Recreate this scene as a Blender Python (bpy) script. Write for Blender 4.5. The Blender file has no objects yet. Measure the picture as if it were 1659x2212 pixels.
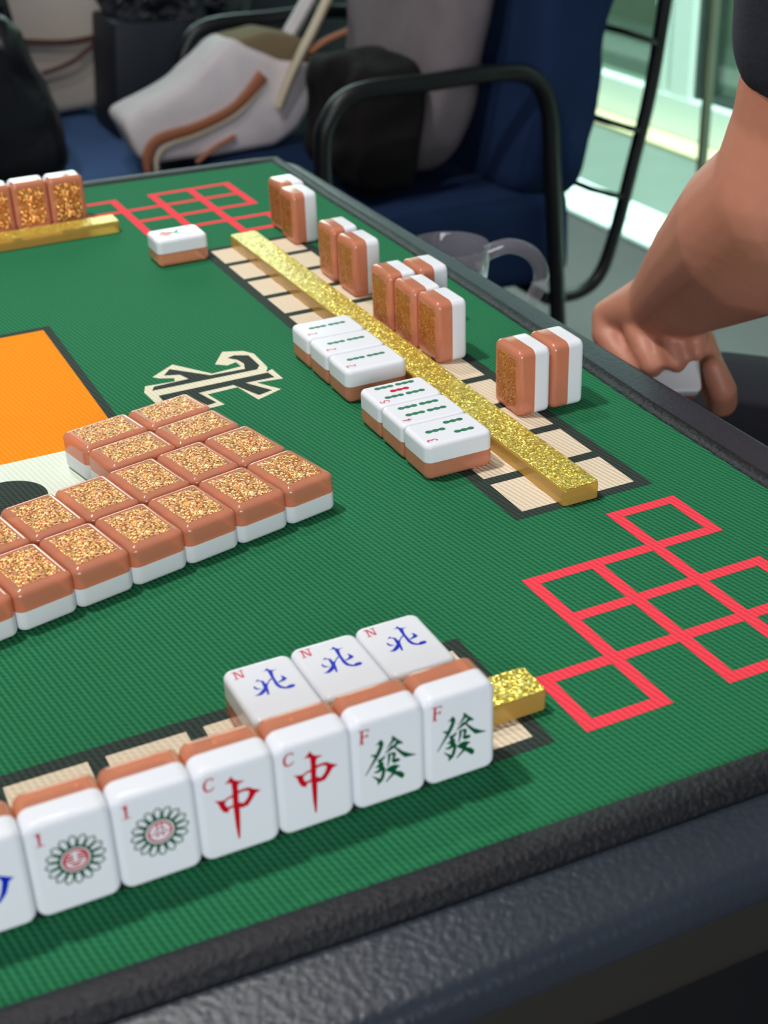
import bpy, bmesh, math, random
from mathutils import Vector, Matrix, noise
from mathutils.geometry import tessellate_polygon
PI = math.pi
random.seed(7)
noise.seed_set(11)
scene = bpy.context.scene
COL = scene.collection
U = 0.035          # one unit of the printed lattice on the mat, in metres
TZ = 0.75          # height of the playing surface


def W(x, y, z=0.0):
    return Vector((x * U, y * U, TZ + z * U))


# ------------------------------------------------------------------ camera
cam_data = bpy.data.cameras.new('camera')
cam = bpy.data.objects.new('camera', cam_data)
COL.objects.link(cam)
scene.camera = cam
rx = Vector((0.90234973, -0.42974204, -0.03296579))
dn = Vector((-0.23415505, -0.42457614, -0.87458934))
fw = Vector((0.36185132, 0.79690456, -0.48374244))
cm = Matrix(((rx.x, -dn.x, -fw.x), (rx.y, -dn.y, -fw.y), (rx.z, -dn.z, -fw.z))).to_4x4()
cm.translation = Vector((-0.29403857, -0.51853240, TZ + 0.35127785))
cam.matrix_world = cm
cam_data.sensor_fit = 'HORIZONTAL'
cam_data.sensor_width = 36.0
cam_data.lens = 3038.94 / 1659.0 * 36.0
cam_data.clip_start = 0.02
cam_data.dof.use_dof = True
cam_data.dof.focus_distance = 0.74
cam_data.dof.aperture_fstop = 15.0

# ------------------------------------------------------------------ view, world, lights
scene.view_settings.view_transform = 'Standard'
scene.view_settings.look = 'None'
scene.view_settings.gamma = 1.0
scene.view_settings.use_curve_mapping = False
scene.view_settings.exposure = -0.2
world = bpy.data.worlds.new('world')
scene.world = world
world.use_nodes = True
bg = world.node_tree.nodes['Background']
bg.inputs[0].default_value = (0.75, 0.86, 1.0, 1)
bg.inputs[1].default_value = 0.10


def area_light(name, loc, target, size, power, color, shape='DISK', size_y=None):
    ld = bpy.data.lights.new(name, 'AREA')
    ld.shape = shape
    ld.size = size
    if size_y:
        ld.size_y = size_y
    ld.energy = power
    ld.color = color
    o = bpy.data.objects.new(name, ld)
    COL.objects.link(o)
    o.location = loc
    o.rotation_euler = (Vector(target) - Vector(loc)).to_track_quat('-Z', 'Y').to_euler()
    return o


area_light('downlight_key', (-0.46, 0.42, 2.25), (-0.1, 0.0, 0.75), 0.11, 20.0, (1.0, 0.97, 0.94))
area_light('downlight_second', (-0.10, 1.15, 2.40), (0.0, 0.5, 0.75), 0.12, 11.0, (1.0, 0.96, 0.92))
area_light('front_fill_behind', (-0.9, -2.3, 1.45), (0.0, 0.0, 0.8), 1.5, 52.0, (0.93, 0.97, 1.0), 'RECTANGLE', 1.0)  # unseen soft fill added behind the camera for the front faces
area_light('rim_sheen_fill', (0.62, 3.95, 1.8), (0.5, 0.0, 1.2), 1.6, 42.0, (0.72, 1.0, 0.92), 'RECTANGLE', 1.2)  # unseen glow added beyond the back wall to brighten the far rim
bal = area_light('daylight_balcony', (2.00, 2.6, 2.7), (2.00, 2.6, 0.0), 0.62, 480.0, (0.86, 1.0, 0.95), 'RECTANGLE', 6.0)
bal.rotation_euler = (0, 0, 0)
# ------------------------------------------------------------------ helpers
def lin(r, g, b):
    f = lambda c: (c / 255.0 / 12.92) if c <= 10.3 else ((c / 255.0 + 0.055) / 1.055) ** 2.4
    return (f(r), f(g), f(b), 1.0)


def mat(name, color, rough=0.5, metal=0.0, coat=0.0, spec=0.5, bump=None, var=None, sheen=0.0, sss=0.0):
    m = bpy.data.materials.new(name)
    m.use_nodes = True
    nt = m.node_tree
    p = nt.nodes['Principled BSDF']
    p.inputs['Base Color'].default_value = color
    p.inputs['Roughness'].default_value = rough
    p.inputs['Metallic'].default_value = metal
    p.inputs['Coat Weight'].default_value = coat
    p.inputs['Specular IOR Level'].default_value = spec
    p.inputs['Sheen Weight'].default_value = sheen
    if sss:
        p.inputs['Subsurface Weight'].default_value = sss
        p.inputs['Subsurface Radius'].default_value = (0.004, 0.003, 0.002)
        p.inputs['Subsurface Scale'].default_value = 1.0
    tc = nt.nodes.new('ShaderNodeTexCoord')
    if bump:
        n = nt.nodes.new('ShaderNodeTexNoise')
        n.inputs['Scale'].default_value = bump[0]
        n.inputs['Detail'].default_value = 6
        nt.links.new(tc.outputs['Object'], n.inputs['Vector'])
        b = nt.nodes.new('ShaderNodeBump')
        b.inputs['Strength'].default_value = bump[1]
        b.inputs['Distance'].default_value = bump[2]
        nt.links.new(n.outputs['Fac'], b.inputs['Height'])
        nt.links.new(b.outputs['Normal'], p.inputs['Normal'])
    if var:   # var = (scale, second colour)
        n2 = nt.nodes.new('ShaderNodeTexNoise')
        n2.inputs['Scale'].default_value = var[0]
        n2.inputs['Detail'].default_value = 5
        nt.links.new(tc.outputs['Object'], n2.inputs['Vector'])
        mx = nt.nodes.new('ShaderNodeMix')
        mx.data_type = 'RGBA'
        mx.inputs['A'].default_value = color
        mx.inputs['B'].default_value = var[1]
        nt.links.new(n2.outputs['Fac'], mx.inputs['Factor'])
        nt.links.new(mx.outputs['Result'], p.inputs['Base Color'])
    return m


def cloth_mat(name, color, dark):
    """woven mat: ribs running slightly off the long axis, broken up by the weave"""
    m = bpy.data.materials.new(name)
    m.use_nodes = True
    nt = m.node_tree
    N = nt.nodes
    L = nt.links
    p = N['Principled BSDF']
    p.inputs['Roughness'].default_value = 0.85
    p.inputs['Specular IOR Level'].default_value = 0.12
    tc = N.new('ShaderNodeTexCoord')
    sep = N.new('ShaderNodeSeparateXYZ')
    L.new(tc.outputs['Object'], sep.inputs[0])

    def mth(op, a, b=None):
        n = N.new('ShaderNodeMath')
        n.operation = op
        for i, v in enumerate((a, b)):
            if v is None:
                continue
            if isinstance(v, (int, float)):
                n.inputs[i].default_value = v
            else:
                L.new(v, n.inputs[i])
        return n.outputs[0]
    per = 0.079 * U
    a = math.radians(9.0)
    nz = N.new('ShaderNodeTexNoise')
    nz.inputs['Scale'].default_value = 60
    L.new(tc.outputs['Object'], nz.inputs['Vector'])
    wob = mth('MULTIPLY', mth('SUBTRACT', nz.outputs['Fac'], 0.5), 0.7)
    c = mth('ADD', mth('MULTIPLY', sep.outputs['X'], math.cos(a) * 2 * PI / per), mth('MULTIPLY', sep.outputs['Y'], math.sin(a) * 2 * PI / per))
    rib = mth('ADD', mth('MULTIPLY', mth('SINE', mth('ADD', c, wob)), 0.5), 0.5)
    c2 = mth('ADD', mth('MULTIPLY', sep.outputs['Y'], math.cos(a) * 2 * PI / (per * 1.15)), mth('MULTIPLY', sep.outputs['X'], -math.sin(a) * 2 * PI / (per * 1.15)))
    cross = mth('ADD', mth('MULTIPLY', mth('SINE', mth('ADD', c2, mth('MULTIPLY', c, 0.5))), 0.5), 0.5)
    n2 = N.new('ShaderNodeTexNoise')
    n2.inputs['Scale'].default_value = 900
    n2.inputs['Detail'].default_value = 3
    L.new(tc.outputs['Object'], n2.inputs['Vector'])
    h = mth('ADD', mth('ADD', mth('MULTIPLY', rib, 0.75), mth('MULTIPLY', cross, 0.22)), mth('MULTIPLY', n2.outputs['Fac'], 0.55))
    bp = N.new('ShaderNodeBump')
    bp.inputs['Strength'].default_value = 0.75
    bp.inputs['Distance'].default_value = 0.0007
    L.new(h, bp.inputs['Height'])
    L.new(bp.outputs['Normal'], p.inputs['Normal'])
    mx = N.new('ShaderNodeMix')
    mx.data_type = 'RGBA'
    mx.inputs['A'].default_value = dark
    mx.inputs['B'].default_value = color
    L.new(mth('MULTIPLY', h, 0.85), mx.inputs['Factor'])  # rib troughs tinted darker: their shade put into the colour
    L.new(mx.outputs['Result'], p.inputs['Base Color'])
    return m


def glitter_mat(name, c1, c2, c3, scale, tilt=0.55, rough=0.28, midpos=0.55):
    m = bpy.data.materials.new(name)
    m.use_nodes = True
    nt = m.node_tree
    N = nt.nodes
    L = nt.links
    p = N['Principled BSDF']
    p.inputs['Metallic'].default_value = 0.6
    p.inputs['Roughness'].default_value = rough
    p.inputs['Coat Weight'].default_value = 0.12
    p.inputs['Coat Roughness'].default_value = 0.1
    tc = N.new('ShaderNodeTexCoord')
    v = N.new('ShaderNodeTexVoronoi')
    v.inputs['Scale'].default_value = scale
    L.new(tc.outputs['Object'], v.inputs['Vector'])
    sep = N.new('ShaderNodeSeparateColor')
    L.new(v.outputs['Color'], sep.inputs[0])
    cr = N.new('ShaderNodeValToRGB')
    e = cr.color_ramp.elements
    e[0].position = 0.0
    e[0].color = c1
    e[1].position = 1.0
    e[1].color = c3
    mid = cr.color_ramp.elements.new(midpos)
    mid.color = c2
    L.new(sep.outputs['Blue'], cr.inputs['Fac'])
    L.new(cr.outputs['Color'], p.inputs['Base Color'])
    sub = N.new('ShaderNodeVectorMath')
    sub.operation = 'SUBTRACT'
    sub.inputs[1].default_value = (0.5, 0.5, 0.5)
    L.new(v.outputs['Color'], sub.inputs[0])
    sc = N.new('ShaderNodeVectorMath')
    sc.operation = 'SCALE'
    sc.inputs['Scale'].default_value = tilt * 2
    L.new(sub.outputs[0], sc.inputs[0])
    geo = N.new('ShaderNodeNewGeometry')
    add = N.new('ShaderNodeVectorMath')
    add.operation = 'ADD'
    L.new(geo.outputs['Normal'], add.inputs[0])
    L.new(sc.outputs[0], add.inputs[1])
    nm = N.new('ShaderNodeVectorMath')
    nm.operation = 'NORMALIZE'
    L.new(add.outputs[0], nm.inputs[0])
    L.new(nm.outputs[0], p.inputs['Normal'])
    return m


def clear_mat(name, tint, body, fac, rough=0.1, gloss=0.06):
    """clear coloured acrylic or glass: tinted see-through, some milky body colour, fresnel gloss"""
    m = bpy.data.materials.new(name)
    m.use_nodes = True
    nt = m.node_tree
    N = nt.nodes
    L = nt.links
    out = N['Material Output']
    p = N['Principled BSDF']
    p.inputs['Base Color'].default_value = body
    p.inputs['Roughness'].default_value = rough
    p.inputs['Coat Weight'].default_value = 0.15
    p.inputs['Coat Roughness'].default_value = 0.12
    tr = N.new('ShaderNodeBsdfTransparent')
    tr.inputs[0].default_value = tint
    gl = N.new('ShaderNodeBsdfGlossy')
    gl.inputs['Roughness'].default_value = rough * 0.5
    lw = N.new('ShaderNodeLayerWeight')
    pw = N.new('ShaderNodeMath')
    pw.operation = 'POWER'
    pw.inputs[1].default_value = 4.0
    L.new(lw.outputs['Facing'], pw.inputs[0])
    fr = N.new('ShaderNodeMath')
    fr.operation = 'MULTIPLY_ADD'
    fr.inputs[1].default_value = 0.6
    fr.inputs[2].default_value = 0.045
    L.new(pw.outputs[0], fr.inputs[0])
    m1 = N.new('ShaderNodeMixShader')
    L.new(fr.outputs[0], m1.inputs[0])
    L.new(tr.outputs[0], m1.inputs[1])
    L.new(gl.outputs[0], m1.inputs[2])
    m2 = N.new('ShaderNodeMixShader')
    m2.inputs[0].default_value = fac
    L.new(m1.outputs[0], m2.inputs[1])
    L.new(p.outputs[0], m2.inputs[2])
    L.new(m2.outputs[0], out.inputs[0])
    return m


def link(name, me, parent=None, mats=(), mw=None):
    for mm in mats:
        me.materials.append(mm)
    o = bpy.data.objects.new(name, me)
    COL.objects.link(o)
    if parent:
        o.parent = parent
    if mw is not None:
        o.matrix_local = mw
    return o


def obj(name, bm, mats, parent=None, smooth=None, mw=None):
    me = bpy.data.meshes.new(name)
    bmesh.ops.recalc_face_normals(bm, faces=bm.faces[:]) if smooth is not False and smooth != 'keep' else None
    bm.to_mesh(me)
    bm.free()
    if smooth not in (None, False):
        for f in me.polygons:
            f.use_smooth = True
        ang = smooth if isinstance(smooth, (int, float)) and smooth is not True else 40
        me.set_sharp_from_angle(angle=math.radians(ang))
    if not isinstance(mats, (list, tuple)):
        mats = [mats]
    return link(name, me, parent, mats, mw)


def tag(o, label=None, cat=None, group=None, kind=None):
    if label:
        o['label'] = label
    if cat:
        o['category'] = cat
    if group:
        o['group'] = group
    if kind:
        o['kind'] = kind
    return o


def empty(name, loc=(0, 0, 0), rz=0.0):
    o = bpy.data.objects.new(name, None)
    o.empty_display_size = 0.02
    COL.objects.link(o)
    o.location = loc
    o.rotation_euler = (0, 0, rz)
    return o


def add_box(bm, x0, x1, y0, y1, z0, z1, mi=0):
    v = [bm.verts.new(c) for c in ((x0, y0, z0), (x1, y0, z0), (x1, y1, z0), (x0, y1, z0), (x0, y0, z1), (x1, y0, z1), (x1, y1, z1), (x0, y1, z1))]
    for q in ((0, 3, 2, 1), (4, 5, 6, 7), (0, 1, 5, 4), (1, 2, 6, 5), (2, 3, 7, 6), (3, 0, 4, 7)):
        bm.faces.new([v[i] for i in q]).material_index = mi


def box_obj(name, b, m, parent=None, bev=0.0):
    bm = bmesh.new()
    add_box(bm, *b)
    if bev:
        bmesh.ops.bevel(bm, geom=bm.edges[:], offset=bev, segments=3, profile=0.5, affect='EDGES')
    return obj(name, bm, m, parent, smooth=50 if bev else None)


def add_poly(bm, pts, z, mi=0):
    """flat (possibly concave) polygon at height z"""
    a = sum(pts[i][0] * pts[(i + 1) % len(pts)][1] - pts[(i + 1) % len(pts)][0] * pts[i][1] for i in range(len(pts)))
    if a < 0:
        pts = pts[::-1]
    vs = [bm.verts.new((p[0], p[1], z)) for p in pts]
    tris = tessellate_polygon([[Vector((p[0], p[1], 0)) for p in pts]])
    for t in tris:
        A, B, C_ = (vs[i].co for i in t)
        n = (B - A).cross(C_ - A)
        if abs(n.z) < 1e-14:
            continue
        idx = t if n.z > 0 else (t[0], t[2], t[1])
        try:
            bm.faces.new([vs[i] for i in idx]).material_index = mi
        except ValueError:
            pass


def stroke(bm, pts, w, z, mi=0, closed=False):
    n = len(pts)
    seg = n if closed else n - 1
    L_, R_ = [], []
    for i in range(n):
        p = Vector(pts[i][:2])
        if closed:
            a, b = Vector(pts[i - 1][:2]), Vector(pts[(i + 1) % n][:2])
        else:
            a, b = Vector(pts[max(i - 1, 0)][:2]), Vector(pts[min(i + 1, n - 1)][:2])
        d = (b - a)
        d = d.normalized() if d.length > 1e-9 else Vector((1, 0))
        q = Vector((-d.y, d.x)) * w / 2
        L_.append(bm.verts.new((p.x + q.x, p.y + q.y, z)))
        R_.append(bm.verts.new((p.x - q.x, p.y - q.y, z)))
    for i in range(seg):
        j = (i + 1) % n
        bm.faces.new((R_[i], R_[j], L_[j], L_[i])).material_index = mi


def rounded_ring(w, h, r, n=6):
    pts = []
    for cx, cy, a0 in ((w / 2 - r, h / 2 - r, 0), (-w / 2 + r, h / 2 - r, 90), (-w / 2 + r, -h / 2 + r, 180), (w / 2 - r, -h / 2 + r, 270)):
        for k in range(n + 1):
            a = math.radians(a0 + 90 * k / n)
            pts.append((cx + r * math.cos(a), cy + r * math.sin(a)))
    return pts


def rounded_block(bm, w, h, z0, z1, rc, re0, re1, n=6, m=5, mi=0):
    """slab with rounded vertical corners rc and rounded lower / upper rims re0 / re1"""
    prof = []
    if re0:
        for k in range(m + 1):
            a = math.radians(90 * k / m)
            prof.append((re0 * (1 - math.sin(a)), z0 + re0 * (1 - math.cos(a))))
        prof.append((0, z0 + re0 + 0.1 * (z1 - z0 - re0 - re1)))
    else:
        prof.append((0, z0))
    if re1:
        prof.append((0, z1 - re1 - 0.1 * (z1 - z0 - re0 - re1)))
        for k in range(m + 1):
            a = math.radians(90 * k / m)
            prof.append((re1 * (1 - math.cos(a)), z1 - re1 + re1 * math.sin(a)))
    else:
        prof.append((0, z1))
    rings = []
    eps = 0.006 * min(w, h)
    if re0:
        prof.insert(0, (prof[0][0] + eps, prof[0][1]))
    if re1:
        prof.append((prof[-1][0] + eps, prof[-1][1]))
    for ins, z in prof:
        pts = rounded_ring(w - 2 * ins, h - 2 * ins, max(rc - ins, 0.001 * w), n)
        rings.append([bm.verts.new((x, y, z)) for x, y in pts])
    for a, b in zip(rings, rings[1:]):
        k = len(a)
        for i in range(k):
            bm.faces.new((a[i], a[(i + 1) % k], b[(i + 1) % k], b[i])).material_index = mi
    bm.faces.new(rings[0][::-1]).material_index = mi
    bm.faces.new(rings[-1]).material_index = mi


def tube_mesh(bm, pts, r, seg=12, closed=False, flat=1.0, caps=True):
    """round tube through 3-D points; r number or list"""
    pts = [Vector(p) for p in pts]
    n = len(pts)
    rings = []
    up = Vector((0, 0, 1))
    prev = None
    for i in range(n):
        a = pts[i - 1] if (i > 0 or closed) else pts[0]
        b = pts[(i + 1) % n] if (i < n - 1 or closed) else pts[-1]
        t = (b - a).normalized()
        if prev is None:
            x = t.cross(up)
            if x.length < 0.1:
                x = t.cross(Vector((0, 1, 0)))
        else:
            x = prev - t * prev.dot(t)
        x.normalize()
        prev = x
        y = t.cross(x)
        rr = r[i] if isinstance(r, (list, tuple)) else r
        rings.append([bm.verts.new(pts[i] + x * rr * math.cos(2 * PI * k / seg) + y * rr * flat * math.sin(2 * PI * k / seg)) for k in range(seg)])
    for i in range(n if closed else n - 1):
        A, B = rings[i], rings[(i + 1) % n]
        for k in range(seg):
            bm.faces.new((A[k], A[(k + 1) % seg], B[(k + 1) % seg], B[k]))
    if caps and not closed:
        bm.faces.new(rings[0][::-1])
        bm.faces.new(rings[-1])


def smooth_path(pts, n=6, closed=False):
    """Catmull-Rom through the points"""
    P = [Vector(p) for p in pts]
    out = []
    m = len(P)
    for i in range(m if closed else m - 1):
        p0 = P[i - 1] if (i > 0 or closed) else P[0]
        p1 = P[i]
        p2 = P[(i + 1) % m]
        p3 = P[(i + 2) % m] if (i + 2 < m or closed) else P[-1]
        for k in range(n):
            t = k / n
            out.append(0.5 * ((2 * p1) + (p2 - p0) * t + (2 * p0 - 5 * p1 + 4 * p2 - p3) * t * t + (-p0 + 3 * p1 - 3 * p2 + p3) * t ** 3))
    if not closed:
        out.append(P[-1])
    return out


def tube(name, pts, r, m, parent=None, seg=12, closed=False, flat=1.0, n=6):
    bm = bmesh.new()
    sp = smooth_path(pts, n, closed) if n else [Vector(p) for p in pts]
    if isinstance(r, (list, tuple)):
        k = len(sp)
        rr = []
        for i in range(k):
            f = i / (k - 1) * (len(r) - 1)
            a = min(int(f), len(r) - 2)
            rr.append(r[a] + (r[a + 1] - r[a]) * (f - a))
        r = rr
    tube_mesh(bm, sp, r, seg, closed, flat)
    return obj(name, bm, m, parent, smooth=60)


def soft_mesh(bm, dx, dy, dz, n=12, p=5.0, amp=0.0, scale=8.0, seed=0, mat4=None, pinch=0.0):
    """cushion-like block: cube grid mapped to a super-ellipsoid, wrinkled with noise"""
    vd = {}
    off = Vector((seed * 3.7, seed * 1.3, seed * 5.1))

    def V(c):
        key = tuple(round(x, 5) for x in c)
        if key in vd:
            return vd[key]
        q = Vector(c)
        l = (abs(q.x) ** p + abs(q.y) ** p + abs(q.z) ** p) ** (1 / p)
        q = q / l
        if pinch:
            e = max(abs(q.x), abs(q.z))
            q.y *= 1 - pinch * e ** 3
        w = Vector((q.x * dx / 2, q.y * dy / 2, q.z * dz / 2))
        if amp:
            nn = noise.noise_vector(w * scale + off)
            w += nn * amp + noise.noise_vector(w * scale * 2.7 + off) * amp * 0.4
        if mat4 is not None:
            w = mat4 @ w
        vd[key] = bm.verts.new(w)
        return vd[key]
    for ax in range(3):
        for s in (-1, 1):
            for i in range(n):
                for j in range(n):
                    cs = []
                    for a, b in ((i, j), (i + 1, j), (i + 1, j + 1), (i, j + 1)):
                        c = [0, 0, 0]
                        c[ax] = s
                        c[(ax + 1) % 3] = -1 + 2 * a / n
                        c[(ax + 2) % 3] = -1 + 2 * b / n
                        cs.append(V(c))
                    if s < 0:
                        cs.reverse()
                    bm.faces.new(cs)


def soft(name, c, d, m, parent=None, rot=None, **k):
    bm = bmesh.new()
    M4 = Matrix.Translation(c) @ (rot.to_matrix().to_4x4() if rot else Matrix.Identity(4))
    soft_mesh(bm, d[0], d[1], d[2], mat4=M4, **k)
    return obj(name, bm, m, parent, smooth=70)


def prism(name, poly, y0, y1, m, parent=None, bev=0.01, amp=0.0, seed=0, sub=1, axis='y', rot=None):
    """outline in the x-z plane given a real thickness y0..y1, rounded and wrinkled"""
    bm = bmesh.new()
    A = [bm.verts.new((x, y0, z)) for x, z in poly]
    B = [bm.verts.new((x, y1, z)) for x, z in poly]
    k = len(poly)
    bm.faces.new(A)
    bm.faces.new(B[::-1])
    for i in range(k):
        bm.faces.new((A[i], B[i], B[(i + 1) % k], A[(i + 1) % k]))
    bmesh.ops.recalc_face_normals(bm, faces=bm.faces[:])
    if bev:
        bmesh.ops.bevel(bm, geom=bm.edges[:], offset=bev, segments=3, profile=0.5, affect='EDGES')
    bmesh.ops.triangulate(bm, faces=[f for f in bm.faces if len(f.verts) > 4])
    if sub:
        for _ in range(sub):
            bmesh.ops.subdivide_edges(bm, edges=[e for e in bm.edges if e.calc_length() > 0.02], cuts=1, use_grid_fill=True)
        bmesh.ops.triangulate(bm, faces=[f for f in bm.faces if len(f.verts) > 4])
    if amp:
        o_ = Vector((seed, seed * 2, seed * 3))
        for v in bm.verts:
            v.co += noise.noise_vector(v.co * 9 + o_) * amp + noise.noise_vector(v.co * 22 + o_) * amp * 0.35
    if rot:
        for v in bm.verts:
            v.co = rot @ v.co
    return obj(name, bm, m, parent, smooth=60)


# ------------------------------------------------------------------ materials
M = {}
M['green'] = cloth_mat('mat green', lin(46, 130, 86), lin(12, 74, 47))
M['pblack'] = cloth_mat('mat print black', lin(62, 74, 68), lin(34, 42, 40))
M['beige'] = cloth_mat('mat print beige', lin(238, 222, 196), lin(214, 196, 168))
M['cream'] = cloth_mat('mat print cream', lin(240, 234, 208), lin(216, 210, 180))
M['pred'] = cloth_mat('mat print red', lin(255, 78, 92), lin(236, 52, 70))
M['orange'] = cloth_mat('mat print orange', lin(255, 152, 24), lin(238, 126, 6))
M['pwhite'] = cloth_mat('mat print white', lin(236, 244, 228), lin(214, 226, 206))
M['hem'] = mat('hem black', lin(14, 15, 20), 0.5, bump=(420, 0.9, 0.0012), var=(150, lin(28, 28, 34)), spec=0.3)
M['leather'] = mat('navy leather', lin(37, 43, 53), 0.34, spec=0.55, bump=(330, 0.5, 0.0010), var=(14, lin(46, 53, 63)))
M['rail'] = mat('dark olive rail', lin(40, 38, 34), 0.45, bump=(60, 0.2, 0.001))
M['tile_white'] = mat('white melamine', lin(232, 234, 240), 0.16, coat=0.0, spec=0.14)
M['amber'] = clear_mat('copper acrylic', (0.93, 0.58, 0.38, 1), lin(238, 158, 124), 0.56, rough=0.14)
M['amber_glitter'] = glitter_mat('copper glitter', lin(188, 104, 50), lin(208, 128, 64), lin(255, 208, 114), 1400, 0.44, 0.30, 0.80)
M['ruler_glitter'] = glitter_mat('gold glitter', lin(196, 164, 44), lin(232, 204, 70), lin(255, 246, 150), 1250, 0.40, 0.3)
M['ruler_clear'] = clear_mat('yellow acrylic', (0.95, 0.72, 0.30, 1), lin(226, 180, 92), 0.5, rough=0.12)
M['ink_red'] = mat('red ink', lin(196, 10, 34), 0.3, spec=0.15)
M['ink_red_pale'] = mat('rose red ink', lin(214, 60, 84), 0.35)
M['ink_green'] = mat('green ink', lin(12, 84, 52), 0.3, spec=0.15)
M['ink_leaf'] = mat('leaf green ink', lin(36, 116, 80), 0.35)
M['ink_blue'] = mat('blue ink', lin(8, 40, 190), 0.3)
M['navy'] = mat('navy fabric', lin(26, 42, 74), 0.95, bump=(300, 0.4, 0.001), var=(9, lin(36, 54, 90)), spec=0.1)
M['navy_light'] = mat('blue seat fabric', lin(78, 108, 156), 0.9, bump=(300, 0.4, 0.001), spec=0.2)
M['tube'] = mat('black lacquered steel', lin(10, 12, 16), 0.4)
M['taupe'] = mat('taupe linen', lin(128, 118, 122), 0.9, bump=(260, 0.5, 0.001), var=(30, lin(112, 103, 108)))
M['canvas'] = mat('pale grey canvas', lin(236, 228, 230), 0.9, bump=(340, 0.5, 0.001), var=(24, lin(212, 204, 208)))
M['tan'] = mat('tan leather', lin(168, 104, 72), 0.55, bump=(90, 0.3, 0.001))
M['webbing'] = mat('cream webbing', lin(216, 202, 176), 0.85, bump=(300, 0.4, 0.001))
M['olive_lining'] = mat('khaki lining', lin(122, 106, 78), 0.9)
M['black_bag'] = mat('black glossy leather', lin(20, 21, 28), 0.34, bump=(16, 0.5, 0.01))
M['black_matte'] = mat('black board', lin(20, 25, 38), 0.6)
M['crinkle'] = mat('black crinkled plastic', lin(16, 20, 30), 0.2, bump=(38, 1.0, 0.02))
M['cream_bag'] = mat('cream canvas', lin(196, 184, 174), 0.85, bump=(120, 0.3, 0.001))
M['brown'] = mat('dark brown leather', lin(84, 48, 38), 0.5)
M['wall'] = mat('grey plaster', lin(70, 68, 72), 0.9, bump=(20, 0.2, 0.002))
M['floor'] = mat('grey floor', lin(74, 72, 74), 0.6, var=(3, lin(92, 90, 92)))
M['deck'] = mat('balcony tiles', lin(78, 98, 92), 0.6, var=(4, lin(104, 116, 108)))
M['frame_white'] = mat('white window frame', lin(226, 240, 236), 0.4)
M['frame_dark'] = mat('dark window frame', lin(48, 62, 60), 0.5)
M['strip'] = mat('cream sill', lin(196, 188, 150), 0.6)
M['olive_wall'] = mat('olive render', lin(118, 126, 104), 0.9, var=(2.2, lin(86, 92, 80)))
M['pane'] = clear_mat('green tinted glass', (0.93, 1.0, 0.97, 1), lin(140, 190, 176), 0.03, rough=0.03)
M['pane_grey'] = clear_mat('grey tinted glass', (0.84, 0.90, 0.84, 1), lin(120, 140, 130), 0.15, rough=0.05)
M['glass'] = clear_mat('clear glass', (0.94, 0.94, 0.96, 1), lin(214, 208, 216), 0.16, rough=0.04)
M['skin'] = mat('skin', lin(198, 138, 112), 0.5, bump=(120, 0.2, 0.001), var=(16, lin(188, 118, 96)), sss=0.15)
M['shirt'] = mat('dark navy shirt', lin(28, 31, 46), 0.9, bump=(280, 0.4, 0.001), var=(40, lin(36, 38, 54)))
M['trousers'] = mat('black trousers', lin(20, 21, 32), 0.9, bump=(200, 0.3, 0.001))
M['hair'] = mat('black hair', lin(18, 15, 14), 0.5)
M['wood'] = mat('dark wood', lin(60, 46, 40), 0.5)
M['paper'] = mat('white paper', lin(232, 232, 238), 0.8)

# ------------------------------------------------------------------ the room
def struct(o):
    o['kind'] = 'structure'
    return o


struct(box_obj('floor', (-2.4, 1.64, -2.4, 6.5, -0.1, 0.0), M['floor']))
bm = bmesh.new()
add_box(bm, -2.4, 1.585, 3.6, 3.72, 0.0, 1.15)
add_box(bm, -2.4, 1.585, 3.6, 3.72, 2.4, 2.7)
add_box(bm, -2.4, -0.2, 3.6, 3.72, 1.15, 2.4)
add_box(bm, 1.45, 1.585, 3.6, 3.72, 1.15, 2.4)
struct(obj('wall_back', bm, M['wall']))
bm = bmesh.new()
for x0, x1, z0, z1 in ((-0.2, -0.15, 1.15, 2.4), (1.40, 1.45, 1.15, 2.4), (-0.15, 1.40, 1.15, 1.20), (-0.15, 1.40, 2.35, 2.40), (0.60, 0.65, 1.20, 2.35)):
    add_box(bm, x0, x1, 3.62, 3.70, z0, z1)
struct(obj('added_window', bm, M['frame_white']))  # unseen window frame, added with the glow that the far rim reflects
struct(box_obj('wall_left', (-2.52, -2.4, -2.4, 6.5, 0.0, 2.7), M['wall']))
struct(box_obj('floor', (1.64, 4.4, -2.4, 6.5, -0.1, 0.0), M['deck']))
# inner glass wall, low white rail, glass joint
win = struct(empty('window_1', (1.635, 0, 0)))
bm = bmesh.new()
add_box(bm, 0.0, 0.012, -2.4, 6.5, 0.012, 1.82)
obj('pane', bm, M['pane'], win)
bm = bmesh.new()
add_box(bm, 0.0, 0.078, -2.4, 6.5, -0.004, 0.012)
add_box(bm, 0.086, 0.178, -2.4, 6.5, -0.004, 0.012)
add_box(bm, -0.03, 0.03, -2.4, 6.5, 1.78, 1.82)
bmesh.ops.bevel(bm, geom=bm.edges[:], offset=0.003, segments=2, affect='EDGES')
obj('rail', bm, M['frame_white'], win, smooth=40)
for y in (-0.2, 0.9, 1.978, 4.2, 5.3):
    bm = bmesh.new()
    add_box(bm, -0.004, 0.016, y - 0.006, y + 0.006, 0.012, 1.80)
    obj('glass_joint', bm, M['olive_wall'], win)
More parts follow.
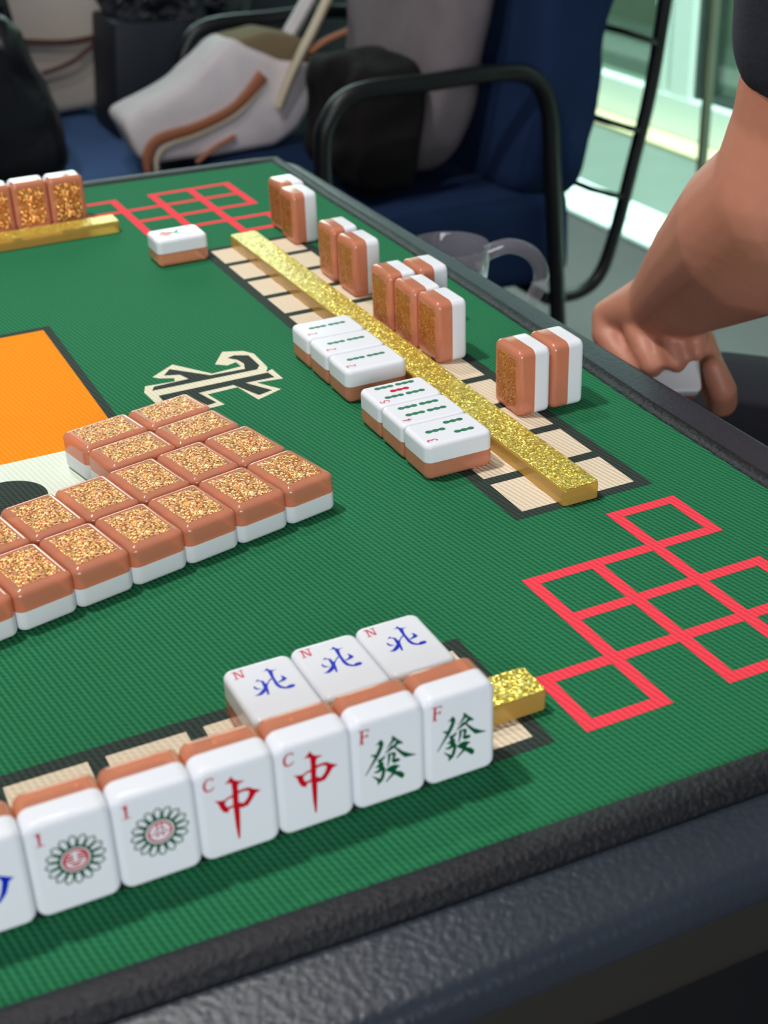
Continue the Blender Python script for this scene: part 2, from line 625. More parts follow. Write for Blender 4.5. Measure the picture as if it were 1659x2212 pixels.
# outer sliding doors across the balcony
w2 = struct(empty('window_2', (2.33, 0, 0)))
bm = bmesh.new()
add_box(bm, -0.03, 0.05, -2.4, 6.5, 0.012, 0.128)
for y0, y1 in ((2.918, 3.02), (3.034, 3.105), (3.95, 4.1), (1.7, 1.85), (5.0, 5.15), (0.6, 0.75)):
    add_box(bm, -0.028, 0.05, y0, y1, 0.12, 2.3)
add_box(bm, -0.03, 0.05, -2.4, 6.5, 2.2, 2.3)
bmesh.ops.bevel(bm, geom=bm.edges[:], offset=0.004, segments=2, affect='EDGES')
obj('white_frame', bm, M['frame_white'], w2, smooth=40)
bm = bmesh.new()
add_box(bm, -0.012, 0.03, 2.895, 2.915, 0.13, 2.2)
add_box(bm, -0.012, 0.03, 2.835, 2.855, 0.13, 2.2)
add_box(bm, -0.012, 0.03, 1.86, 2.84, 0.13, 0.15)
obj('dark_frame', bm, M['frame_dark'], w2)
bm = bmesh.new()
add_box(bm, 0.0, 0.01, 3.105, 3.95, 0.13, 2.2)
add_box(bm, 0.0, 0.01, 1.86, 2.895, 0.13, 2.2)
obj('pane', bm, M['pane_grey'], w2)
struct(box_obj('light_block_header', (1.60, 1.65, -2.4, 6.5, 1.82, 2.7), M['wall']))  # unseen header, added to keep the balcony light off the table
struct(box_obj('trim_1', (2.20, 2.30, -2.4, 6.5, 0.0, 0.012), M['strip']))
struct(box_obj('wall_outside', (3.3, 3.4, -2.4, 6.5, 0.0, 2.7), M['olive_wall']))

# ------------------------------------------------------------------ mahjong table
tab = empty('mahjong_table', W(-8.7, 7.6, -21.43) * 1.0)
tab.location.z = 0.0
tag(tab, 'square mahjong table with navy leather padded rim under the green mat', 'table')
TX0, TX1, TY0, TY1 = -22.9, 5.62, -6.70, 21.95
tcx, tcy = (TX0 + TX1) / 2 * U, (TY0 + TY1) / 2 * U
tw, th = (TX1 - TX0) * U, (TY1 - TY0) * U
lc = Vector((tcx, tcy, 0)) - tab.location
bm = bmesh.new()
rounded_block(bm, tw, th, TZ - 0.85 * U, TZ - 0.105 * U, 1.5 * U, 0.46 * U, 0.20 * U, n=10, m=6)
obj('padded_rim', bm, M['leather'], tab, smooth=50, mw=Matrix.Translation(lc))
bm = bmesh.new()
rounded_block(bm, tw - 0.9 * U, th - 0.9 * U, TZ - 2.1 * U, TZ - 0.80 * U, 1.2 * U, 0.25 * U, 0.3 * U, n=8, m=5)
obj('side_rail', bm, M['rail'], tab, smooth=50, mw=Matrix.Translation(lc))
bm = bmesh.new()
rounded_block(bm, tw - 1.7 * U, th - 1.7 * U, TZ - 7.5 * U, TZ - 2.0 * U, 1.0 * U, 0.1 * U, 0.1 * U)
obj('shade_apron', bm, M['tube'], tab, smooth=50, mw=Matrix.Translation(lc))  # black apron made oversize to stand in for the shade below the table
for sx in (-1, 1):
    for sy in (-1, 1):
        bm = bmesh.new()
        rounded_block(bm, 0.05, 0.05, 0.0, TZ - 4.5 * U, 0.012, 0.003, 0.003)
        obj('leg', bm, M['tube'], tab, smooth=50, mw=Matrix.Translation(lc + Vector((sx * (tw / 2 - 0.14), sy * (th / 2 - 0.14), 0))))

# ------------------------------------------------------------------ the mat
mat_root = empty('playing_mat', W(-8.7, 7.6, -0.09))
tag(mat_root, 'green ribbed playing mat with red lattices, cream tracks and black hem', 'mat')
mo = W(-8.7, 7.6, 0)
CX, CY = -8.7, 7.77
outline = [(-22.2, -4.85), (-7.99, -5.10), (-3.85, -5.26), (0.45, -5.36), (4.46, -5.44), (4.48, 0.0), (4.50, 3.0), (4.66, 8.0), (4.77, 13.0), (4.80, 17.0), (4.93, 20.95), (3.1, 21.05), (0.0, 21.25), (-22.2, 21.6)]
MATS = ['green', 'pblack', 'beige', 'cream', 'pred', 'orange', 'pwhite']
bm = bmesh.new()
LZ = 0.0035


def P(pts, layer, m):
    add_poly(bm, [((x + 8.7) * U, (y - 7.6) * U) for x, y in pts], layer * LZ * U + 0.09 * U, MATS.index(m))


def RC(x0, x1, y0, y1, layer, m):
    P([(x0, y0), (x1, y0), (x1, y1), (x0, y1)], layer, m)


P(outline, 0, 'green')
# tracks: cream boxes between black lines
BP, BS = 1.163, 0.956
RC(0.673, 3.048, 0.56, 14.69, 1, 'pblack')
for k in range(12):
    RC(0.884, 2.838, 14.488 - k * BP - BS, 14.488 - k * BP, 2, 'beige')
RC(-15.65, -1.50, -4.07, -1.71, 1, 'pblack')
RC(-15.65, -1.50, 17.25, 19.60, 1, 'pblack')
for k in range(12):
    xr = -1.685 - k * BP
    RC(xr - BS, xr, -3.876, -1.93, 2, 'beige')
    RC(xr - BS, xr, 17.45, 19.40, 2, 'beige')
RC(-20.45, -18.07, 0.56, 14.69, 1, 'pblack')
for k in range(12):
    RC(-20.24, -18.28, 14.488 - k * BP - BS, 14.488 - k * BP, 2, 'beige')


# red lattices in the corners
def lattice(fx, fy):
    hl = [(2, 3, 0), (0, 3, 1), (0, 3, 2), (-1, 3, 3), (-1, 0, 4), (1, 3, 4)]
    vl = [(2, 0, 4), (3, 0, 1), (0, 1, 4), (1, 1, 4), (3, 2, 4), (-1, 3, 4)]
    h = 0.095
    for a, b, j in hl:
        pts = [(a - h, j - h), (b + h, j - h), (b + h, j + h), (a - h, j + h)]
        P([(fx(x), fy(y)) for x, y in pts], 1, 'pred')
    for i, a, b in vl:
        pts = [(i - h, a - h), (i + h, a - h), (i + h, b + h), (i - h, b + h)]
        P([(fx(x), fy(y)) for x, y in pts], 1.5, 'pred')


lattice(lambda x: x, lambda y: -y)
lattice(lambda x: x + 0.063, lambda y: 15.539 + y)
lattice(lambda x: 2 * CX - x, lambda y: -y)
# centre picture: black-edged orange and white field with a dark disc
RC(-13.95, -3.44, 3.75, 11.80, 1, 'pblack')
RC(-13.80, -3.60, 6.08, 11.62, 2, 'orange')
RC(-13.80, -3.60, 3.92, 6.08, 2, 'pwhite')
P([(-5.78 + 0.62 * math.cos(a * PI / 16), 4.84 + 0.62 * math.sin(a * PI / 16)) for a in range(32)], 3, 'pblack')
# the big outlined character facing the right-hand seat
P([(-0.36, 7.048), (-0.373, 7.547), (-0.52, 7.466), (-0.415, 7.667), (-0.401, 8.4), (-0.532, 8.628), (-0.891, 8.785), (-1.215, 8.273), (-1.025, 8.115), (-0.84, 8.185), (-0.821, 7.949), (-1.4, 7.898), (-1.905, 8.67), (-2.407, 8.286), (-2.309, 8.164), (-2.073, 8.048), (-2.104, 7.898), (-2.643, 7.957), (-2.74, 7.695), (-2.69, 7.05), (-2.25, 7.03), (-2.02, 6.48), (-1.657, 6.508), (-1.779, 7.058), (-1.208, 7.092), (-1.074, 6.41), (-0.561, 6.632), (-0.84, 7.11)], 1, 'cream')
P([(-0.907, 8.441), (-0.758, 8.505), (-0.521, 8.369), (-0.515, 7.822), (-0.62, 7.666), (-2.591, 7.70), (-2.508, 7.852), (-1.855, 7.876), (-1.93, 8.14), (-2.199, 8.25), (-2.02, 8.48), (-1.456, 7.836), (-0.807, 7.796), (-0.732, 8.044), (-0.775, 8.266)], 2, 'pblack')
P([(-2.559, 7.43), (-0.5, 7.43), (-0.47, 7.18), (-1.02, 7.20), (-0.72, 6.66), (-1.0, 6.58), (-1.24, 7.22), (-1.9, 7.20), (-1.76, 6.66), (-1.93, 6.62), (-2.12, 7.16), (-2.555, 7.17)], 2, 'pblack')
obj('printed_cloth', bm, [M[k] for k in MATS], mat_root, smooth=False)
# rolled hem
bm = bmesh.new()
loop = outline
nL = len(loop)
prof = [(-0.05, 0.0), (-0.03, 0.035), (0.03, 0.06), (0.11, 0.07), (0.19, 0.055), (0.24, 0.01), (0.25, -0.09)]
NR = []
for i in range(nL):
    a, b, c = Vector(loop[i - 1]), Vector(loop[i]), Vector(loop[(i + 1) % nL])
    d1, d2 = (b - a).normalized(), (c - b).normalized()
    n1, n2 = Vector((d1.y, -d1.x)), Vector((d2.y, -d2.x))
    nn = (n1 + n2).normalized()
    NR.append((b, nn / max(0.3, nn.dot(n1))))
# fine steps along every side
path = []
for i in range(nL):
    (b0, n0), (b1, n1) = NR[i], NR[(i + 1) % nL]
    st = max(1, int((b1 - b0).length / 0.5))
    for k in range(st):
        t = k / st
        path.append((b0.lerp(b1, t), n0.lerp(n1, t)))
rings = []
for idx, (b, n) in enumerate(path):
    s = 1 + 0.12 * noise.noise(Vector((b.x * 0.9, b.y * 0.9, 0)))
    rings.append([bm.verts.new(((b.x + n.x * o * (1.0 if abs(n.y) < abs(n.x) else 1.6) + 8.7) * U, (b.y + n.y * o * (1.0 if abs(n.y) < abs(n.x) else 1.6) - 7.6) * U, (z * s + 0.09) * U)) for o, z in prof])
for i in range(len(rings)):
    A, B = rings[i], rings[(i + 1) % len(rings)]
    for k in range(len(prof) - 1):
        bm.faces.new((A[k], A[k + 1], B[k + 1], B[k]))
obj('hem', bm, M['hem'], mat_root, smooth=80)

# ------------------------------------------------------------------ mahjong tiles
TW, TH, TD, TS = 0.845, 1.16, 0.60, 0.30     # width, height, thickness, seam
INK = ['ink_red', 'ink_green', 'ink_blue', 'ink_red_pale', 'ink_leaf']
GL = {"zhong":[[[-0.049,0.4352],[-0.0227,0.3823],[0.0175,0.3528],[0.0859,0.3341],[0.0527,0.3194],[0.0227,0.3163],[0.0102,0.2747],[0.0102,0.1933],[0.0015,0.0915],[0.0085,0.0005],[-0.0003,-0.1443],[-0.0135,-0.3188],[-0.0225,-0.3846],[-0.0399,-0.3776],[-0.0524,-0.2132],[-0.0556,-0.0631],[-0.0581,0.0558],[-0.0558,0.172],[-0.0504,0.2571],[-0.0543,0.351],[-0.0858,0.36],[-0.12,0.3643],[-0.0783,0.4003]],[[0.005,0.2302],[0.0551,0.2345],[0.1199,0.2331],[0.1728,0.1927],[0.2484,0.1494],[0.1894,0.1308],[0.1402,0.0615],[0.0968,0.0075],[0.0311,0.0006],[0.0018,0.0149],[0.0064,0.0896],[0.0443,0.0544],[0.0651,0.0669],[0.0973,0.1015],[0.1174,0.1466],[0.1198,0.1866],[0.0682,0.2033],[0.0028,0.1933]],[[-0.0463,0.2033],[-0.1018,0.1896],[-0.1428,0.1675],[-0.1819,0.1738],[-0.2473,0.1903],[-0.2131,0.1509],[-0.1933,0.079],[-0.1673,0.0219],[-0.1145,-0.0076],[-0.1044,0.0327],[-0.0513,0.0444],[-0.0495,0.073],[-0.1198,0.0651],[-0.1391,0.1106],[-0.1345,0.1439],[-0.0984,0.165],[-0.0483,0.172]]],"C":[[[-0.2314,0.4549],[-0.2273,0.479],[-0.2628,0.4934],[-0.307,0.4861],[-0.3417,0.4422],[-0.3482,0.3875],[-0.3273,0.3394],[-0.2941,0.3268],[-0.2544,0.3347],[-0.2277,0.3676],[-0.2345,0.3759],[-0.2632,0.3495],[-0.2976,0.3454],[-0.3178,0.3702],[-0.3193,0.4166],[-0.3039,0.4622],[-0.2686,0.4802],[-0.2451,0.4686],[-0.2417,0.4473]]],"fa":[[[-0.0996,0.2903],[-0.0742,0.2502],[-0.0697,0.2227],[-0.0892,0.1621],[-0.1181,0.1047],[-0.147,0.0576],[-0.1901,0.0052],[-0.2863,-0.12],[-0.2981,-0.1156],[-0.2473,-0.0368],[-0.1989,0.0505],[-0.1797,0.0827],[-0.203,0.099],[-0.2307,0.13],[-0.1651,0.1192],[-0.1458,0.1565],[-0.1216,0.2102],[-0.1307,0.2394],[-0.1684,0.2322],[-0.1257,0.2686]],[[0.0229,0.2881],[0.0441,0.2858],[0.0912,0.2275],[0.1482,0.1707],[0.1505,0.1489],[0.11,0.1582],[0.0814,0.1528],[0.067,0.1319],[0.0197,0.1646],[0.0482,0.1726],[0.0745,0.2048],[0.0532,0.2177],[0.0246,0.1889],[-0.0087,0.1696],[-0.0538,0.1493],[-0.0133,0.1868],[0.025,0.2459]],[[0.015,0.1715],[0.067,0.1371],[0.1527,0.0432],[0.2343,-0.0128],[0.3068,-0.0497],[0.273,-0.0533],[0.1669,-0.0412],[0.0953,0.0535],[0.048,0.1283],[-0.0045,0.1053],[-0.071,0.0876],[-0.0327,0.126]],[[-0.0284,0.0773],[0.0477,0.076],[0.0666,0.0533],[0.064,0.0122],[0.0424,-0.0116],[0.0997,-0.0272],[0.114,-0.0483],[0.0995,-0.0695],[0.0373,-0.0705],[0.0135,-0.0433],[0.0234,0.0112],[0.0284,0.0462],[0.0046,0.0496],[-0.0005,-0.0012],[-0.0249,-0.0767],[-0.0441,-0.0935],[-0.0316,-0.0214]],[[-0.0617,0.0685],[-0.0547,0.0502],[-0.0764,0.0213],[-0.1003,-0.0015],[-0.0721,-0.0329],[-0.0819,-0.061],[-0.0632,-0.0944],[-0.0588,-0.1331],[-0.0786,-0.2163],[-0.103,-0.2606],[-0.1607,-0.2977],[-0.16,-0.2391],[-0.2253,-0.1454],[-0.183,-0.1772],[-0.1264,-0.2197],[-0.1116,-0.172],[-0.1015,-0.1226],[-0.1397,-0.1349],[-0.1777,-0.1287],[-0.2011,-0.1068],[-0.1583,-0.1015],[-0.1344,-0.0839],[-0.1389,-0.0663],[-0.1861,-0.0489],[-0.148,-0.0313],[-0.1335,-0.0051],[-0.1521,0.0228],[-0.1424,0.0403],[-0.1093,0.0439]],[[-0.0539,-0.119],[-0.0059,-0.0943],[0.0515,-0.0943],[0.1137,-0.1305],[0.0704,-0.1544],[0.0606,-0.1828],[0.1183,-0.2095],[0.1568,-0.256],[0.1519,-0.2972],[0.1228,-0.3078],[0.0412,-0.2236],[0.0026,-0.2467],[-0.0554,-0.2919],[-0.0673,-0.2847],[-0.0261,-0.2359],[0.0125,-0.1969],[-0.054,-0.1402]]],"F":[[[-0.323,0.4722],[-0.2976,0.4708],[-0.3049,0.3122],[-0.335,0.3153]],[[-0.3482,0.4811],[-0.2326,0.476],[-0.2252,0.4428],[-0.2377,0.4472],[-0.2444,0.4623],[-0.3415,0.4695]],[[-0.3057,0.4038],[-0.2617,0.3994],[-0.2543,0.4224],[-0.2443,0.4137],[-0.2469,0.3609],[-0.2587,0.384],[-0.3059,0.3895]],[[-0.3444,0.3119],[-0.2887,0.31],[-0.2851,0.301],[-0.3409,0.3009]]],"bei":[[[0.0766,0.375],[0.0954,0.3273],[0.1205,0.3063],[0.1807,0.3005],[0.1492,0.2947],[0.1166,0.2858],[0.0914,0.1798],[0.0887,0.0999],[0.0894,0.0188],[0.1064,-0.0413],[0.1421,-0.0748],[0.1836,-0.0534],[0.2315,-0.057],[0.2512,-0.0894],[0.2163,-0.1144],[0.1594,-0.1131],[0.1065,-0.0921],[0.063,-0.0472],[0.0483,0.0188],[0.0547,0.118],[0.0582,0.1901],[0.0675,0.3196],[0.0481,0.3337],[0.0053,0.3303],[0.0483,0.3449]],[[0.1636,0.1636],[0.1919,0.141],[0.2143,0.0734],[0.1678,0.0503],[0.0944,0.0417],[0.0965,0.0626],[0.1363,0.0745],[0.1703,0.108]],[[0.0671,0.1705],[0.0516,0.1418],[0.0193,0.1222],[-0.0272,0.0664],[-0.0437,0.0242],[-0.0569,-0.0411],[-0.0781,-0.116],[-0.0928,-0.1225],[-0.097,-0.0917],[-0.0852,-0.0405],[-0.1249,-0.0697],[-0.1689,-0.0892],[-0.2371,-0.0671],[-0.1832,-0.0529],[-0.1357,-0.0136],[-0.0912,0.0277],[-0.0814,0.0953],[-0.0762,0.1511],[-0.0976,0.1809],[-0.1398,0.1776],[-0.0972,0.2138],[-0.0838,0.1846],[-0.0454,0.1567],[-0.0438,0.0972],[-0.0245,0.0942],[0.0254,0.1484]],[[-0.1765,0.1241],[-0.1666,0.0752],[-0.1465,0.0427],[-0.1116,0.0277],[-0.1455,0.0241],[-0.1782,0.0343],[-0.1949,0.0757]]],"N":[[[-0.3016,0.5709],[-0.2829,0.5685],[-0.2939,0.4202],[-0.3113,0.4202]],[[-0.3016,0.5709],[-0.2759,0.5705],[-0.2125,0.4235],[-0.2372,0.418]],[[-0.2142,0.5697],[-0.198,0.5686],[-0.2099,0.4165],[-0.2269,0.4181]],[[-0.3327,0.4149],[-0.2784,0.412],[-0.2756,0.4254],[-0.3299,0.4283]],[[-0.3223,0.5707],[-0.2803,0.5671],[-0.2837,0.5576],[-0.324,0.5602]],[[-0.2338,0.5726],[-0.1769,0.5669],[-0.1795,0.5569],[-0.2379,0.5615]]],"one":[[[-0.2754,0.5435],[-0.2682,0.5259],[-0.2762,0.3867],[-0.2454,0.3862],[-0.2419,0.3758],[-0.3297,0.3756],[-0.329,0.3813],[-0.2976,0.3864],[-0.2987,0.5085],[-0.3215,0.5147],[-0.3204,0.5231]]],"wan":[[[0.1506,0.141],[0.271,0.0766],[0.2821,0.0776],[0.2217,0.0428],[0.2063,-0.0119],[0.1786,-0.0878],[0.1367,-0.1429],[0.097,-0.1843],[0.041,-0.1915],[0.0484,-0.1475],[0.1083,-0.1154],[0.1318,-0.0522],[0.1579,0.0534],[0.1452,0.1085],[0.0188,0.1292],[0.0252,0.167]]]}


def digit(bm, ch, x, y, s, mi):
    D = {'2': [(-.4, .6), (-.2, .95), (.2, .95), (.42, .6), (.3, .2), (-.1, -.4), (-.42, -.9), (.45, -.9)],
         '3': [(-.4, .8), (0, .98), (.38, .7), (.3, .25), (-.05, .05), (.35, -.1), (.42, -.6), (.05, -.98), (-.42, -.8)],
         '4': [(.2, -1), (.2, 1), (-.45, -.35), (.5, -.35)],
         '5': [(.4, .95), (-.28, .95), (-.35, .1), (.1, .2), (.42, -.2), (.35, -.75), (-.05, -.98), (-.42, -.8)]}
    stroke(bm, [(x + a * s, y + b * s) for a, b in D[ch]], s * 0.30, 0, mi)


def bamboo(bm, x, y, mi, l=0.34, w=0.10):
    for k in (-1, 0, 1):
        cy = y + k * l * 0.34
        add_poly(bm, [(x + w / 2 * math.cos(a * PI / 6), cy + l * 0.17 * math.sin(a * PI / 6)) for a in range(12)], 0.0005 * k, mi)
    add_poly(bm, [(x - w * 0.28, y - l * 0.36), (x + w * 0.28, y - l * 0.36), (x + w * 0.28, y + l * 0.36), (x - w * 0.28, y + l * 0.36)], 0.001, mi)


def flower(bm, cx, cy, variant):
    R, r = 0.285, 0.158
    for k in range(16):
        a = 2 * PI * k / 16
        da = PI / 16
        p = []
        for t, rad in ((-0.62, r + 0.012), (-0.80, R - 0.055), (-0.62, R - 0.012), (0, R + 0.012), (0.62, R - 0.012), (0.80, R - 0.055), (0.62, r + 0.012)):
            p.append((cx + rad * math.cos(a + t * da), cy + rad * math.sin(a + t * da)))
        stroke(bm, p, 0.017, 0.0003 * (k % 2), 1, closed=True)
        q0 = (cx + r * math.cos(a + da), cy + r * math.sin(a + da))
        q1 = (cx + (R - 0.05) * math.cos(a + da), cy + (R - 0.05) * math.sin(a + da))
        stroke(bm, [q0, q1], 0.014, 0.0008, 1)
    ring = lambda rad, n=32: [(cx + rad * math.cos(2 * PI * i / n), cy + rad * math.sin(2 * PI * i / n)) for i in range(n)]
    stroke(bm, ring(r), 0.022, 0.001, 1, closed=True)
    if variant == 0:
        stroke(bm, ring(0.118), 0.022, 0.001, 0, closed=True)
        for s in (-1, 1):
            stroke(bm, [(cx + s * 0.022, cy + 0.105), (cx + s * 0.022, cy + 0.028), (cx + s * 0.055, cy + 0.022)], 0.018, 0.0014, 0)
            stroke(bm, [(cx + s * 0.02, cy - 0.02), (cx + s * 0.03, cy - 0.05), (cx + s * 0.045, cy - 0.05)], 0.016, 0.0014, 0)
        stroke(bm, [(cx - 0.11, cy - 0.012), (cx + 0.11, cy - 0.012)], 0.012, 0.0016, 0)
    else:
        stroke(bm, ring(0.118), 0.026, 0.001, 0, closed=True)
        for s in (-1, 1):
            for j, yy in enumerate((0.06, 0.028, -0.004)):
                stroke(bm, [(cx + s * 0.018, cy + yy), (cx + s * 0.108, cy + yy)], 0.019, 0.0014, 0)
        stroke(bm, [(cx - 0.06, cy - 0.042), (cx + 0.06, cy - 0.042)], 0.018, 0.0014, 0)
        stroke(bm, [(cx - 0.035, cy - 0.072), (cx + 0.035, cy - 0.072)], 0.018, 0.0014, 0)


def ink(bm, kind):
    g = lambda key, mi, dy=0: [add_poly(bm, [(x, y + dy) for x, y in p], 0.0004 * (i % 3), mi) for i, p in enumerate(GL[key])]
    if kind == 'zhong':
        g('zhong', 0)
        g('C', 0)
    elif kind == 'fa':
        g('fa', 1)
        g('F', 0)
    elif kind == 'bei':
        g('bei', 2)
        g('N', 3, -0.09)
    elif kind == 'wan':
        g('wan', 2)
    elif kind in ('dot0', 'dot1'):
        g('one', 0, -0.05)
        flower(bm, 0.018, 0.04, 0 if kind == 'dot0' else 1)
    elif kind == 'b2':
        bamboo(bm, 0.05, 0.19, 4)
        bamboo(bm, 0.05, -0.19, 4)
        digit(bm, '2', -0.22, 0.40, 0.082, 3)
    elif kind == 'b3':
        bamboo(bm, 0.02, 0.20, 4)
        bamboo(bm, -0.17, -0.20, 4)
        bamboo(bm, 0.20, -0.20, 4)
        digit(bm, '3', -0.27, 0.40, 0.082, 3)
    elif kind == 'b4':
        for a in (-0.11, 0.17):
            for b in (-0.19, 0.19):
                bamboo(bm, a + 0.02, b, 4)
        digit(bm, '4', -0.26, 0.41, 0.082, 3)
    elif kind == 'b5':
        for a in (-0.15, 0.25):
            for b in (-0.19, 0.19):
                bamboo(bm, a, b, 4)
        bamboo(bm, 0.05, 0.0, 0)
        digit(bm, '5', -0.27, 0.42, 0.078, 3)
    elif kind == 'plum':
        stroke(bm, [(-0.22, -0.25), (-0.1, -0.05), (0.08, 0.1), (0.2, 0.32)], 0.08, 0, 1)
        stroke(bm, [(0.0, 0.03), (0.14, -0.06), (0.2, -0.2)], 0.07, 0, 1)
        for x, y in ((0.0, 0.16), (0.08, 0.24), (-0.06, 0.25), (0.02, 0.33)):
            add_poly(bm, [(x + 0.08 * math.cos(a * PI / 5), y + 0.08 * math.sin(a * PI / 5)) for a in range(10)], 0.001 + 0.0003 * y, 0)
        stroke(bm, [(-0.26, 0.1), (-0.22, 0.3)], 0.05, 0, 2)
        stroke(bm, [(-0.3, 0.22), (-0.18, 0.2)], 0.05, 0.001, 2)


FACE_ME = {}
for kind in ('blank', 'zhong', 'fa', 'bei', 'wan', 'dot0', 'dot1', 'b2', 'b3', 'b4', 'b5', 'plum'):
    bmf = bmesh.new()
    rounded_block(bmf, TW * U, TH * U, TS * U, TD * U, 0.125 * U, 0, 0.075 * U, n=6, m=5)
    bmesh.ops.recalc_face_normals(bmf, faces=bmf.faces[:])
    me = bpy.data.meshes.new('face_block_' + kind)
    bmf.to_mesh(me)
    for f in me.polygons:
        f.use_smooth = True
    me.set_sharp_from_angle(angle=math.radians(45))
    if kind != 'blank':
        bi = bmesh.new()
        ink(bi, kind)
        for v in bi.verts:
            v.co = Vector((v.co.x * U, v.co.y * U, (TD + 0.002 + v.co.z) * U))
        for f in bi.faces:
            f.material_index += 1
        bi.from_mesh(me)
        bi.to_mesh(me)
        bi.free()
    bmf.free()
    me.materials.append(M['tile_white'])
    for k in INK:
        me.materials.append(M[k])
    FACE_ME[kind] = me
bm = bmesh.new()
rounded_block(bm, TW * U, TH * U, 0, TS * U - 0.00002, 0.125 * U, 0.095 * U, 0, n=6, m=5)
bmesh.ops.recalc_face_normals(bm, faces=bm.faces[:])
BACK_ME = bpy.data.meshes.new('back_block')
bm.to_mesh(BACK_ME)
bm.free()
for f in BACK_ME.polygons:
    f.use_smooth = True
BACK_ME.set_sharp_from_angle(angle=math.radians(45))
BACK_ME.materials.append(M['amber'])
bm = bmesh.new()
rounded_block(bm, (TW - 0.24) * U, (TH - 0.30) * U, -0.002 * U, 0.02 * U, 0.04 * U, 0, 0)
GLIT_ME = bpy.data.meshes.new('glitter_sheet')
bmesh.ops.recalc_face_normals(bm, faces=bm.faces[:])
bm.to_mesh(GLIT_ME)
bm.free()
GLIT_ME.materials.append(M['amber_glitter'])

UP = Matrix.Identity(4)
DOWN = Matrix.Translation((0, 0, TD * U)) @ Matrix.Rotation(PI, 4, 'Y')
STAND = Matrix.Translation((0, TD * U / 2, TH * U / 2)) @ Matrix.Rotation(PI / 2, 4, 'X')
POSE = {'up': UP, 'down': DOWN, 'stand': STAND}


def tile(x, y, pose, yaw, kind, label, group, z=0.006):
    """x, y = centre of the footprint on the mat"""
    t = empty('mahjong_tile', W(x, y, z), math.radians(yaw))
    tag(t, label, 'mahjong tile', group)
    for nm, me in (('white_face', FACE_ME[kind]), ('copper_back', BACK_ME), ('glitter_sheet', GLIT_ME)):
        o = bpy.data.objects.new(nm, me)
        COL.objects.link(o)
        o.parent = t
        o.matrix_local = POSE[pose]
    return t


# the hand facing the camera, right to left
hand = [('fa', 'green 發 character tile with red F, right end of the front row'),
        ('fa', 'green 發 character tile with red F, second from the right in the front row'),
        ('zhong', 'red 中 character tile with C, beside the green character tiles'),
        ('zhong', 'red 中 character tile with C, next to the flower wheel tiles'),
        ('dot0', 'one-dot flower wheel tile touching the red 中 tile, front row'),
        ('dot1', 'one-dot flower wheel tile between wheel tile and blue-inked tile'),
        ('wan', 'upright tile with blue ink stroke, cut by the left frame edge')]
for k, (kind, lab) in enumerate(hand):
    tile(-2.31 - 0.848 * k - 0.424, -3.83, 'stand', random.uniform(-0.5, 0.5), kind, lab, 'upright tiles of the front row')
# three north tiles
for k, lab in enumerate(('blue 北 tile with red N, leftmost of the three lying flat', 'blue 北 tile with red N, middle of the three lying flat', 'blue 北 tile with red N, rightmost of the three lying flat')):
    tile(-4.23 + 0.857 * k, -2.375 + 0.035 * k, 'up', 0, 'bei', lab, 'three face-up wind tiles behind the front row')
# bamboo melds beside the long gold bar
for k, w in enumerate(('nearest', 'middle', 'farthest')):
    tile(0.775, 5.44 + 0.422 + 0.845 * k, 'up', 90, 'b2', 'two-bamboo tile lying face up, %s of the three alike' % w, 'three matching bamboo tiles by the gold bar')
for k, (kd, nm, w) in enumerate((('b3', 'three', 'nearest'), ('b4', 'four', 'middle'), ('b5', 'five', 'farthest'))):
    tile(0.665, 2.24 + 0.422 + 0.82 * k, 'up', 90, kd, '%s-bamboo tile lying face up, %s of the run beside the gold bar' % (nm, w), 'run of three bamboo tiles by the gold bar')
# discarded single tile
tile(0.11, 14.40, 'up', 90, 'plum', 'single face-up flower tile lying alone on the far green mat', None)
# copper backed tiles standing on the right
for x, y, lab in ((2.74, 3.93, 'upright copper-backed tile of the near pair, closer to the gold bar'),
                  (3.39, 3.93, 'upright copper-backed tile of the near pair, closer to the table edge'),
                  (2.62, 6.60, 'upright copper-backed tile, nearest of the three in a line'),
                  (2.56, 7.46, 'upright copper-backed tile, middle of the three in a line'),
                  (2.53, 8.42, 'upright copper-backed tile, farthest of the three in a line'),
                  (3.19, 8.40, 'upright copper-backed tile standing behind the line of three'),
                  (2.74, 10.50, 'upright copper-backed tile, nearer of the second pair from the far end'),
                  (2.74, 11.54, 'upright copper-backed tile, farther of the second pair from the far end'),
                  (2.97, 14.28, 'upright copper-backed tile, nearer of the farthest pair'),
                  (3.06, 15.20, 'upright copper-backed tile, farther of the farthest pair')):
    tile(x, y, 'stand', 90 + random.uniform(-1, 1), 'blank', lab, 'upright tiles along the right side')
# far player's row, top left
for k in range(5):
    w = ('right end', 'second from the right', 'third from the right', 'fourth from the right', 'fifth from the right')[k]
    tile(-0.93 - 0.855 * k - 0.428, 18.12 + 0.3 + (0.03 if k else 0), 'stand', 180 + random.uniform(-0.6, 0.6), 'blank', 'upright amber-backed tile in the far row, %s' % w, 'upright tiles of the far row')
